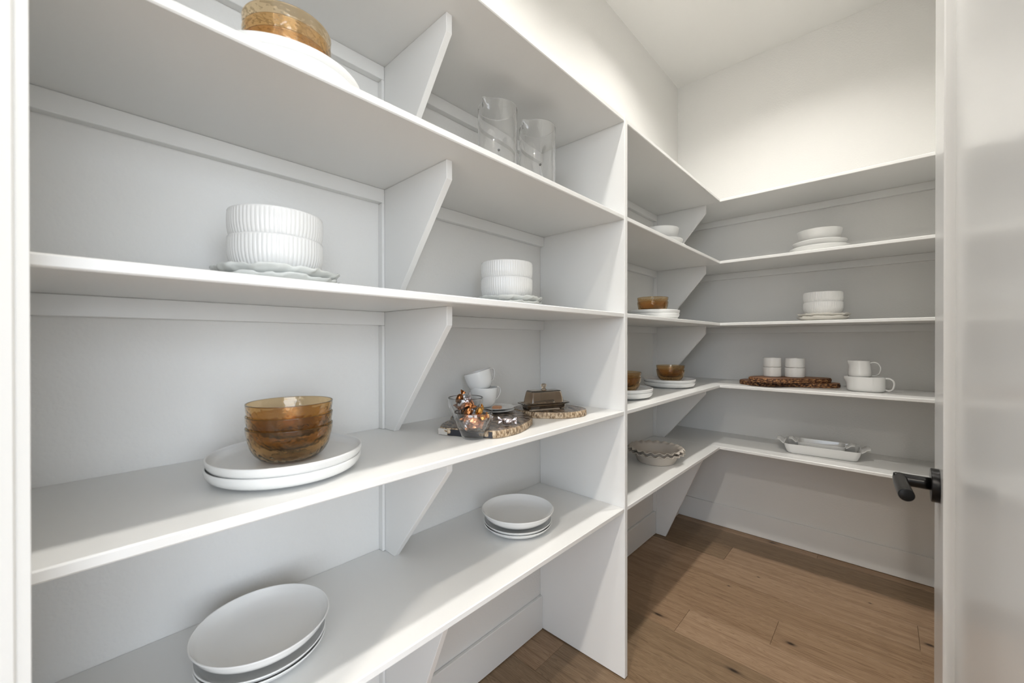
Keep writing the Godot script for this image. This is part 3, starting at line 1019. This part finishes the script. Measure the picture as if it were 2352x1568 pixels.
func bowl_on_plates(at: Vector3, tail: String) -> void:
	solo("rim_plate", open_bowl_mesh(0.132, 0.041, 0.075), M.satin, "wide white plate lowest in a stack %s" % tail, "plate", at + Vector3(0, 0.0002, 0), 0.0, "wide white plates")
	solo("pasta_bowl", open_bowl_mesh(0.119, 0.046, 0.07), M.satin, "shallow white bowl mid-stack %s" % tail, "bowl", at + Vector3(0, 0.0258, 0), 0.0, "shallow white bowls")
	solo("salad_bowl", open_bowl_mesh(0.099, 0.077, 0.06), M.satin, "deep white bowl on top of a stack %s" % tail, "bowl", at + Vector3(0, 0.0562, 0), 0.0, "deep white bowls")


func outline_block(pts: Array, y0: float, y1: float, sd: int, rough_edge: float, top_only := -1) -> ArrayMesh:
	var c := Curve2D.new()
	var n := pts.size()
	for i in n:
		var t: Vector2 = (pts[(i + 1) % n] - pts[(i + n - 1) % n]) / 7.0
		c.add_point(pts[i], -t, t)
	c.add_point(pts[0], -(pts[1] - pts[n - 1]) / 7.0, (pts[1] - pts[n - 1]) / 7.0)
	c.bake_interval = 0.003
	var mid := Vector2.ZERO
	for p in pts:
		mid += p / float(n)
	var count := 150
	var base := PackedVector2Array()
	for i in count:
		base.append(c.sample_baked(c.get_baked_length() * i / count, true))
	var noise := FastNoiseLite.new()
	noise.seed = sd
	noise.frequency = 55.0
	noise.fractal_octaves = 3
	var ring := func(f: float, y: float, rough: float) -> PackedVector3Array:
		var out := PackedVector3Array()
		for p in base:
			var dir: Vector2 = p - mid
			var l := dir.length()
			var q: Vector2 = mid + dir * ((l - f + rough * noise.get_noise_3d(p.x, y * 1.3, p.y)) / l)
			out.append(Vector3(q.x, y, q.y))
		return out
	var hh := y1 - y0
	var rings := []
	if top_only != 1:
		rings = [dot3(mid.x, y0, mid.y), ring.call(0.006, y0, 0.0), ring.call(0.003, y0, 0.0)]
		for k in 7:
			var t := k / 6.0
			rings.append(ring.call(0.0022 * pow(absf(t - 0.5) * 2.0, 3.0), y0 + hh * (0.04 + 0.92 * t), rough_edge))
		rings += [ring.call(0.0026, y1, rough_edge * 0.4), ring.call(0.0045, y1, 0.0), dot3(mid.x, y1, mid.y)]
	else:
		rings = [dot3(mid.x, y1 - 0.0003, mid.y), ring.call(0.0032, y1 - 0.0003, rough_edge * 0.4), ring.call(0.003, y1 + 0.0001, rough_edge * 0.4), ring.call(0.0042, y1 + 0.0004, 0.0), dot3(mid.x, y1 + 0.0004, mid.y)]
	return stack(rings)


func dishes_on_back_shelves() -> void:
	bowl_on_plates(Vector3(0.824, YB, 0.195), "on the back wall shelf")
	# wooden boards
	var low := [Vector2(0.452, 0.22), Vector2(0.462, 0.27), Vector2(0.519, 0.322), Vector2(0.58, 0.332), Vector2(0.625, 0.315), Vector2(0.665, 0.268), Vector2(0.71, 0.246), Vector2(0.78, 0.235), Vector2(0.86, 0.205), Vector2(0.898, 0.172), Vector2(0.91, 0.12), Vector2(0.88, 0.085), Vector2(0.78, 0.075), Vector2(0.64, 0.1), Vector2(0.53, 0.13), Vector2(0.47, 0.17)]
	var high := [Vector2(0.515, 0.29), Vector2(0.527, 0.352), Vector2(0.585, 0.375), Vector2(0.655, 0.378), Vector2(0.688, 0.338), Vector2(0.735, 0.288), Vector2(0.80, 0.228), Vector2(0.858, 0.165), Vector2(0.872, 0.118), Vector2(0.845, 0.085), Vector2(0.76, 0.09), Vector2(0.66, 0.125), Vector2(0.57, 0.17), Vector2(0.525, 0.23)]
	for k in 2:
		var o := thing("cutting_board", ["rough-edged dark wooden board lying flat on the back shelf, the lower of two", "rough-edged dark wooden board on top of another, carrying white ramekins"][k], "board", Vector3.ZERO, 0.0, "live edge boards")
		var y0 := YD + 0.0003 + 0.0246 * k
		var pts: Array = [low, high][k]
		mesh_node("bark_edge", outline_block(pts, y0, y0 + 0.0236, 3 + k, 0.0028), M.bark, o)
		mesh_node("top_face", outline_block(pts, y0, y0 + 0.0236, 3 + k, 0.0028, 1), M.board, o)
	# ramekins
	var ram := ramekin_mesh(0.0442)
	var ram2 := ramekin_mesh(0.0472)
	for n in 2:
		var c: Vector3 = [Vector3(0.613, 0, 0.217), Vector3(0.714, 0, 0.184)][n]
		for k in 2:
			solo("ramekin", [ram, ram2][n], M.satin, "small white ramekin, %s of the pair %s" % [["lower", "upper"][k], ["at the corner end of the wooden boards", "beside the milk jug on the wooden boards"][n]], "ramekin", Vector3(c.x, YD + 0.0493 + 0.0538 * k, c.z), 0.0, "ramekins")
	gravy_boat()
	milk_jug()
	baking_dish(Vector3(0.835, YE + 0.0003, 0.2), -0.07, 0.324, 0.205, 0.052, "long white baking dish with two handles, the outer of two nested dishes")
	baking_dish(Vector3(0.832, YE + 0.0063, 0.19), -0.07, 0.208, 0.135, 0.053, "small white baking dish with two handles, nested inside the longer one")


func ramekin_mesh(r: float) -> ArrayMesh:
	var h := 0.0535
	var prof := [Vector2(0, 0.0012), Vector2(r - 0.008, 0.0012), Vector2(r - 0.006, 0.0)]
	prof += dense([Vector2(r - 0.0035, 0.0006), Vector2(r - 0.0005, 0.005), Vector2(r, 0.02), Vector2(r, 0.044), Vector2(r, h - 0.0016)], 4)
	prof += [Vector2(r - 0.0006, h - 0.0004), Vector2(r - 0.002, h), Vector2(r - 0.0034, h - 0.0006)]
	prof += dense([Vector2(r - 0.004, h - 0.003), Vector2(r - 0.0042, 0.03), Vector2(r - 0.0046, 0.014), Vector2(r - 0.01, 0.007)], 3)
	prof += [Vector2(0, 0.006)]
	return lathe(prof, 64, func(q: Vector3, a: float) -> Vector3:
		return q + Vector3(0, 0.0022, 0) * (smoothstep(h - 0.004, h, q.y) * exp(-pow(angle_difference(a, 1.35) / 0.13, 2.0))))


func obround(w: float, d: float, r: float, y: float, cx := 0.0) -> PackedVector3Array:
	var p := rrect(w, d, r, y, 13)
	for i in p.size():
		p[i].x += cx
	return p


func gravy_boat() -> void:
	var o := thing("gravy_boat", "white porcelain gravy boat with spout and loop handle on the back shelf", "gravy boat", Vector3(1.0135, YD + 0.0003, 0.232), 0.0)
	var w := 0.148
	var d := 0.104
	var h := 0.0735
	var rings := [dot3(0, 0.001, 0), obround(w - 0.036, d - 0.036, 0.034, 0.001), obround(w - 0.03, d - 0.03, 0.037, 0.0)]
	for s in [[0.016, 0.0012], [0.006, 0.005], [0.001, 0.012], [0.0, 0.025], [0.0, 0.04], [0.0, 0.052], [0.0, 0.062], [0.0, h - 0.0015], [0.0012, h - 0.0002], [0.004, h], [0.0064, h - 0.0008], [0.007, h - 0.003], [0.007, 0.055], [0.0072, 0.035], [0.009, 0.016], [0.018, 0.0085], [0.04, 0.007]]:
		rings.append(obround(w - s[0], d - s[0], 0.05, s[1]))
	rings.append(dot3(0, 0.007, 0))
	for ring in rings:
		for i in ring.size():
			var q: Vector3 = ring[i]
			if q.x < 0.0:
				var f: float = smoothstep(0.035, 0.07, q.y) * exp(-pow(q.z / 0.02, 2.0)) * smoothstep(-0.03, -0.06, q.x)
				q.x -= 0.0115 * f
				q.y -= 0.002 * f
				ring[i] = q
	mesh_node("body", stack(rings), M.porcelain, o)
	var ctrl := [Vector3(0.0715, 0.0668, 0), Vector3(0.086, 0.068, 0), Vector3(0.1, 0.058, 0), Vector3(0.1045, 0.038, 0), Vector3(0.0985, 0.016, 0), Vector3(0.085, 0.0075, 0), Vector3(0.0712, 0.0135, 0)]
	mesh_node("handle", tube(curve_points(ctrl, 36), filled(36, Vector2(0.0058, 0.0036)), 12), M.porcelain, o)


func milk_jug() -> void:
	var o := thing("milk_jug", "small white milk jug with thin handle standing in the gravy boat", "jug", Vector3(0.9915, YD + 0.0682, 0.232), 0.0)
	var prof := [Vector2(0, 0.001), Vector2(0.034, 0.001), Vector2(0.037, 0.0)]
	var h := 0.0845
	prof += dense([Vector2(0.0395, 0.001), Vector2(0.0445, 0.007), Vector2(0.0458, 0.018), Vector2(0.0448, 0.034), Vector2(0.0425, 0.055), Vector2(0.0392, 0.074), Vector2(0.0375, h - 0.0014)], 4)
	prof += [Vector2(0.0368, h), Vector2(0.0355, h), Vector2(0.0348, h - 0.0012)]
	prof += dense([Vector2(0.0345, h - 0.004), Vector2(0.0362, 0.07), Vector2(0.0395, 0.05), Vector2(0.042, 0.02), Vector2(0.036, 0.0065)], 4)
	prof += [Vector2(0, 0.006)]
	mesh_node("body", lathe(prof, 96, func(q: Vector3, a: float) -> Vector3:
		var f := smoothstep(0.05, h, q.y) * exp(-pow(angle_difference(a, PI) / 0.3, 2.0))
		return q + Vector3(-0.0095 * f, 0.0006 * f, 0)), M.porcelain, o)
	var ctrl := [Vector3(0.0375, 0.0725, 0), Vector3(0.052, 0.0775, 0), Vector3(0.068, 0.071, 0), Vector3(0.0775, 0.05, 0), Vector3(0.074, 0.026, 0), Vector3(0.061, 0.0125, 0), Vector3(0.0448, 0.0105, 0)]
	mesh_node("handle", tube(curve_points(ctrl, 40), filled(40, Vector2(0.0034, 0.0022)), 10), M.porcelain, o)


func baking_dish(at: Vector3, turn: float, w: float, d: float, h: float, label: String) -> void:
	var o := thing("baking_dish", label, "baking dish", at, -turn, "nested baking dishes")
	var t := 0.016
	var rings := [dot3(0, 0.001, 0), rrect(w - 0.058, d - 0.058, 0.016, 0.001, 9), rrect(w - 0.05, d - 0.05, 0.018, 0.0, 9)]
	for s in [[0.040, 0.0006], [0.030, 0.004], [0.024, 0.012], [0.012, h * 0.55], [0.002, h - 0.002], [0.001, h - 0.0006], [0.0035, h], [0.008, h - 0.0003], [0.0095, h - 0.002], [0.02, h * 0.5], [0.032, 0.012], [0.044, 0.0068], [0.06, 0.006]]:
		rings.append(rrect(w - s[0], d - s[0], 0.024, s[1], 9))
	rings.append(dot3(0, 0.006, 0))
	mesh_node("body", stack(rings), M.porcelain, o)
	for s in [-1.0, 1.0]:
		var hw := d * 0.3
		var list := []
		for k in 7:
			var u := k / 6.0
			var x: float = s * (w / 2.0 - 0.003 + 0.0385 * u)
			var y := h - 0.008 + 0.0165 * smoothstep(0.1, 0.7, u) - 0.002 * u
			var half := hw * (1.0 - 0.22 * smoothstep(0.3, 1.0, u))
			var th := 0.0042 - 0.0012 * u
			var ring := PackedVector3Array()
			for i in 24:
				var a := TAU * i / 24.0
				ring.append(Vector3(x, y + th * signf(sin(a)) * pow(absf(sin(a)), 0.6), half * signf(cos(a)) * pow(absf(cos(a)), 0.5)))
			list.append(ring)
		var r0: PackedVector3Array = list[0]
		var r6: PackedVector3Array = list[6]
		var c0 := Vector3.ZERO
		var c6 := Vector3.ZERO
		for i in 24:
			c0 += r0[i] / 24.0
			c6 += r6[i] / 24.0
		list.push_front(PackedVector3Array([c0]))
		list.append(PackedVector3Array([c6 + Vector3(s * 0.002, 0, 0)]))
		mesh_node("handle", stack(list), M.porcelain, o)


# ------------------------------------------------------------------ cups, sweets, butter dish

func cup_mesh() -> ArrayMesh:
	var h := 0.064
	var prof := [Vector2(0, 0.0015), Vector2(0.022, 0.0015), Vector2(0.0245, 0.0)]
	prof += dense([Vector2(0.0265, 0.0008), Vector2(0.0345, 0.009), Vector2(0.0405, 0.022), Vector2(0.0440, 0.040), Vector2(0.0455, h - 0.0012)], 5)
	prof += [Vector2(0.0452, h - 0.0003), Vector2(0.0444, h), Vector2(0.0436, h - 0.0005)]
	prof += dense([Vector2(0.0431, h - 0.002), Vector2(0.0416, 0.040), Vector2(0.038, 0.0235), Vector2(0.031, 0.0115), Vector2(0.021, 0.0058)], 4)
	prof += [Vector2(0, 0.005)]
	return lathe(prof, 80)


func cup(called: String, label: String, at: Vector3, dir: Vector3) -> Node3D:
	var o := thing(called, label, "cup", at, 0.0, "white cups")
	mesh_node("body", cup_mesh(), M.porcelain, o)
	var ctrl := [dir * 0.0445 + Vector3(0, 0.056, 0), dir * 0.058 + Vector3(0, 0.0605, 0), dir * 0.070 + Vector3(0, 0.054, 0), dir * 0.069 + Vector3(0, 0.038, 0), dir * 0.056 + Vector3(0, 0.021, 0), dir * 0.0385 + Vector3(0, 0.0155, 0)]
	mesh_node("handle", tube(curve_points(ctrl, 30), filled(30, Vector2(0.0036, 0.0024)), 10), M.porcelain, o)
	return o


func glass_bowl(at: Vector3, label: String) -> void:
	var o := thing("glass_cup", label, "glass bowl", at, 0.0, "double walled glass bowls")
	var h := 0.0695
	var shell := func(pts: Array, t: float) -> ArrayMesh:
		var outer := dense(pts, 5)
		var inner := []
		for i in range(outer.size() - 1, -1, -1):
			var a: Vector2 = outer[maxi(i - 1, 0)]
			var b: Vector2 = outer[mini(i + 1, outer.size() - 1)]
			var nrm := Vector2(-(b - a).y, (b - a).x).normalized()
			var q: Vector2 = outer[i] + nrm * t
			inner.append(Vector2(maxf(q.x, 0.0), q.y))
		inner[inner.size() - 1].x = 0.0
		return lathe(outer + inner, 96)
	mesh_node("outer_wall", shell.call([Vector2(0, 0.004), Vector2(0.014, 0.0022), Vector2(0.0235, 0.0002), Vector2(0.0285, 0.002), Vector2(0.0355, 0.0145), Vector2(0.0435, 0.030), Vector2(0.0495, 0.047), Vector2(0.0515, 0.059), Vector2(0.0505, h)], 0.0012), M.clear, o)
	mesh_node("inner_wall", shell.call([Vector2(0, 0.0125), Vector2(0.016, 0.0155), Vector2(0.030, 0.0265), Vector2(0.0395, 0.0415), Vector2(0.045, 0.056), Vector2(0.0480, h - 0.0003)], 0.0011), M.clear, o)


func candy_mesh(sd: int, squat := 1.0) -> ArrayMesh:
	var rng := RandomNumberGenerator.new()
	rng.seed = sd
	var n := FastNoiseLite.new()
	n.seed = sd
	n.frequency = 60.0
	var rings := []
	var seg := 12
	var body := [[-0.0125, 0.0022], [-0.0118, 0.0075], [-0.006, 0.0104], [0.0, 0.0112], [0.006, 0.0104], [0.0118, 0.0075], [0.0125, 0.0022]]
	var fan := [[0.003, 0.0032], [0.0085, 0.0085], [0.013, 0.0115]]
	var profile := []
	profile.append([-0.0255, 0.0112, true])
	profile.append([-0.0205, 0.0082, true])
	profile.append([-0.0152, 0.0030, true])
	for b in body:
		profile.append([b[0], b[1], false])
	profile.append([0.0152, 0.0030, true])
	profile.append([0.0205, 0.0082, true])
	profile.append([0.0255, 0.0112, true])
	rings.append(dot3(-0.022, 0, 0))
	for p in profile:
		var ring := PackedVector3Array()
		for i in seg:
			var a := TAU * i / seg + 0.3
			var r: float = p[1]
			if p[2]:
				r *= 1.0 if i % 2 == 0 else 0.55
			var q := Vector3(p[0], r * cos(a), r * sin(a) * squat)
			if p[2]:
				q.z *= 0.45
			q += Vector3(n.get_noise_3dv(q), n.get_noise_3dv(q + Vector3(9, 0, 0)), n.get_noise_3dv(q + Vector3(0, 9, 0))) * 0.0028
			ring.append(q)
		rings.append(ring)
	rings.append(dot3(0.022, 0, 0))
	return stack(rings, false, false)


func sweets_and_butter() -> void:
	# petrified wood slabs
	var one := [Vector2(0.205, 2.24), Vector2(0.27, 2.212), Vector2(0.343, 2.172), Vector2(0.352, 2.10), Vector2(0.332, 2.03), Vector2(0.295, 1.965), Vector2(0.235, 1.925), Vector2(0.165, 1.90), Vector2(0.085, 1.905), Vector2(0.05, 1.96), Vector2(0.055, 2.05), Vector2(0.09, 2.115), Vector2(0.13, 2.15), Vector2(0.165, 2.21)]
	var two := [Vector2(0.118, 1.858), Vector2(0.16, 1.892), Vector2(0.225, 1.898), Vector2(0.275, 1.872), Vector2(0.322, 1.83), Vector2(0.345, 1.765), Vector2(0.33, 1.715), Vector2(0.28, 1.69), Vector2(0.21, 1.682), Vector2(0.145, 1.705), Vector2(0.108, 1.77)]
	for k in 2:
		var o := thing("stone_slab", ["petrified wood slab with striped dark edge under cups and glass bowls", "tan petrified wood slab under the smoked glass butter dish"][k], "slab", Vector3.ZERO, 0.0, "petrified wood slabs")
		var pts: Array = [one, two][k]
		mesh_node("rind", outline_block(pts, YD + 0.0003, YD + 0.0205, 11 + k, 0.003), M.rind, o)
		mesh_node("polished_face", outline_block(pts, YD + 0.0003, YD + 0.0205, 11 + k, 0.003, 1), M.stone, o)
		if k == 0:
			mesh_node("black_band", prism(PackedVector2Array([Vector2(0.224, 2.2345), Vector2(0.271, 2.2155), Vector2(0.338, 2.1785), Vector2(0.335, 2.171), Vector2(0.266, 2.207), Vector2(0.22, 2.2255)]), 0.0, 0.0165, 0.001), M.jet, o).transform = Transform3D(Basis(Vector3(1, 0, 0), Vector3(0, 0, 1), Vector3(0, 1, 0)), Vector3(0, YD + 0.0012, 0))
			mesh_node("pale_band", prism(PackedVector2Array([Vector2(0.196, 2.2445), Vector2(0.2235, 2.236), Vector2(0.219, 2.2265), Vector2(0.193, 2.235)]), 0.0, 0.0168, 0.001), M.quartz, o).transform = Transform3D(Basis(Vector3(1, 0, 0), Vector3(0, 0, 1), Vector3(0, 1, 0)), Vector3(0, YD + 0.0012, 0))
	var top := YD + 0.0212
	# saucers and cups
	var saucer := lathe([Vector2(0, 0.001), Vector2(0.03, 0.001), Vector2(0.033, 0.0)] + dense([Vector2(0.036, 0.0006), Vector2(0.052, 0.004), Vector2(0.0615, 0.0072)], 4) + [Vector2(0.0618, 0.0081), Vector2(0.0608, 0.0086)] + dense([Vector2(0.059, 0.0083), Vector2(0.048, 0.0062), Vector2(0.034, 0.0048)], 3) + [Vector2(0, 0.0045)], 80)
	solo("saucer", saucer, M.porcelain, "white saucer lying on the petrified wood, the lower of two", "saucer", Vector3(0.138, top + 0.0002, 1.966), 0.0, "white saucers")
	solo("saucer", saucer, M.porcelain, "white saucer under the stacked cups, the upper of two", "saucer", Vector3(0.136, top + 0.0085, 1.965), 0.0, "white saucers")
	var side := Vector3(0.1, 0, -0.995).normalized()
	cup("coffee_cup", "white cup standing on saucers, the lower of two stacked cups", Vector3(0.103, top + 0.0152, 1.988), side)
	var lean := cup("coffee_cup", "white cup of sweets leaning on top of the other cup", Vector3(0.100, top + 0.0152 + 0.0545, 1.994), side)
	lean.transform.basis = Basis(Vector3(0.72, 0, 0.69).normalized(), 0.27)
	glass_bowl(Vector3(0.292, YD + 0.0003, 2.202), "double walled glass bowl of foil sweets at the shelf front")
	glass_bowl(Vector3(0.190, top + 0.0003, 2.142), "double walled glass bowl of foil sweets on the petrified wood")
	# foil-wrapped sweets
	var kinds := [candy_mesh(1), candy_mesh(2, 0.8), candy_mesh(3), candy_mesh(4, 0.9)]
	var foils := [M.copper, M.gold, M.silver, M.bronze]
	var foil_names := ["copper", "gold", "silver", "bronze"]
	var base_front := Vector3(0.292, YD + 0.0003, 2.202)
	var base_back := Vector3(0.190, top + 0.0003, 2.142)
	var rim_cup := lean.position
	var list := [
		# where, offset, yaw, tilt, mesh, foil, words
		[base_front, Vector3(0.003, 0.0305, 0.004), 0.3, 0.2, 0, 0, "at the bottom of the front glass bowl"],
		[base_front, Vector3(0.0155, 0.0475, 0.0105), 1.2, -0.5, 1, 0, "against the front of the front glass bowl"],
		[base_front, Vector3(-0.018, 0.0465, 0.009), 2.3, 0.4, 2, 2, "on the doorway side of the front glass bowl"],
		[base_front, Vector3(0.010, 0.0475, -0.0185), 0.2, 0.5, 3, 1, "on the panel side of the front glass bowl"],
		[base_front, Vector3(-0.012, 0.0485, -0.015), 2.9, 0.3, 0, 2, "toward the wall in the front glass bowl"],
		[base_front, Vector3(0.004, 0.067, -0.017), 2.0, 0.45, 1, 1, "resting on top of the front glass bowl, tail up"],
		[base_front, Vector3(-0.006, 0.0665, 0.014), 0.9, 1.0, 2, 3, "standing at the top of the front glass bowl"],
		[base_back, Vector3(0.002, 0.0305, 0.002), 1.1, 0.2, 1, 0, "at the bottom of the rear glass bowl"],
		[base_back, Vector3(0.014, 0.0475, 0.012), 0.4, 0.4, 0, 0, "against the front of the rear glass bowl"],
		[base_back, Vector3(-0.006, 0.0505, -0.004), 2.6, -0.3, 3, 2, "toward the wall in the rear glass bowl"],
		[base_back, Vector3(0.006, 0.0655, -0.004), 2.2, 0.25, 2, 2, "lying on top in the rear glass bowl"],
		[base_back, Vector3(0.001, 0.0675, 0.024), 1.4, 1.05, 1, 3, "poking out of the rear glass bowl"],
		[rim_cup, Vector3(-0.004, 0.030, 0.002), 0.4, 0.2, 0, 0, "deep in the leaning cup"],
		[rim_cup, Vector3(0.004, 0.047, 0.014), 2.0, 0.1, 1, 3, "at the lip of the leaning cup"],
		[rim_cup, Vector3(0.004, 0.049, -0.010), 1.0, 0.2, 3, 0, "in the middle of the leaning cup"],
		[Vector3(0.318, top, 2.10), Vector3(0.0, 0.0125, 0.0), 0.6, 0.0, 2, 2, "lying on the slab behind the front glass bowl"],
	]
	for s in list:
		var off: Vector3 = lean.transform.basis * s[1] if s[0] == rim_cup else s[1]
		var o := solo("wrapped_candy", kinds[s[4]], foils[s[5]], "%s foil twist sweet %s" % [foil_names[s[5]], s[6]], "candy", s[0] + off, 0.0, "foil wrapped sweets")
		o.transform.basis = Basis(Vector3.UP, s[2]) * Basis(Vector3(0, 0, 1), s[3])
	solo("caramel", cbox(Vector3(-0.014, 0, -0.011), Vector3(0.014, 0.011, 0.011), 0.0025), M.caramel, "square tan caramel lying on the upper saucer", "candy", Vector3(0.172, top + 0.0138, 1.995), 0.5)
	butter_dish(Vector3(0.229, top, 1.826))


func butter_dish(at: Vector3) -> void:
	var o := thing("butter_dish", "smoked brown glass butter dish with knobbed lid on tan stone", "butter dish", at + Vector3(0, 0.0003, 0), atan2(0.148, 0.064))
	var w := 0.150
	var d := 0.072
	var rings := []
	for s in [[-0.012, 0.0012], [-0.004, 0.0], [0.0, 0.0015], [0.001, 0.006], [0.0015, 0.0165], [0.004, 0.0185]]:
		rings.append(rrect(w - 0.014 + s[0], d - 0.012 + s[0], 0.008, s[1]))
	for s in [[0.024, 0.010, 0.0200], [0.038, 0.014, 0.0215], [0.0385, 0.0145, 0.0228], [0.037, 0.013, 0.0238]]:
		rings.append(rrect(w - 0.014 + s[0], d - 0.012 + s[1], 0.016, s[2]))
	for s in [[0.002, 0.0213], [-0.003, 0.0195], [-0.007, 0.006]]:
		rings.append(rrect(w - 0.014 + s[0], d - 0.012 + s[0], 0.008, s[1]))
	rings.push_front(dot3(0, 0.0012, 0))
	rings.append(dot3(0, 0.0052, 0))
	mesh_node("tray", stack(rings), M.smoke, o)
	var lid := []
	for s in [[0.139, 0.066, 0.0], [0.140, 0.067, 0.001], [0.136, 0.063, 0.015], [0.1285, 0.0555, 0.034], [0.1245, 0.0515, 0.039], [0.118, 0.045, 0.0405]]:
		lid.append(rrect(s[0] - 0.014, s[1], 0.009, s[2] + 0.0246))
	lid.append(dot3(0, 0.0656, 0))
	var inner := []
	for s in [[0.1335, 0.0605, 0.0], [0.1305, 0.0575, 0.015], [0.123, 0.05, 0.0335], [0.115, 0.042, 0.0362]]:
		inner.append(rrect(s[0] - 0.014, s[1], 0.007, s[2] + 0.0246))
	inner.append(dot3(0, 0.0610, 0))
	var shell := []
	for k in range(lid.size() - 1, -1, -1):
		shell.append(lid[k])
	shell += inner
	var lm := mesh_node("lid", stack(shell), M.smoke, o)
	mesh_node("lid_knob", lathe([Vector2(0, 0.0), Vector2(0.009, 0.0)] + dense([Vector2(0.0095, 0.001), Vector2(0.0062, 0.005), Vector2(0.0068, 0.009), Vector2(0.0098, 0.014), Vector2(0.0088, 0.019), Vector2(0.004, 0.0212)], 4) + [Vector2(0, 0.0215)], 32), M.smoke, lm, Vector3(0, 0.0660, 0))
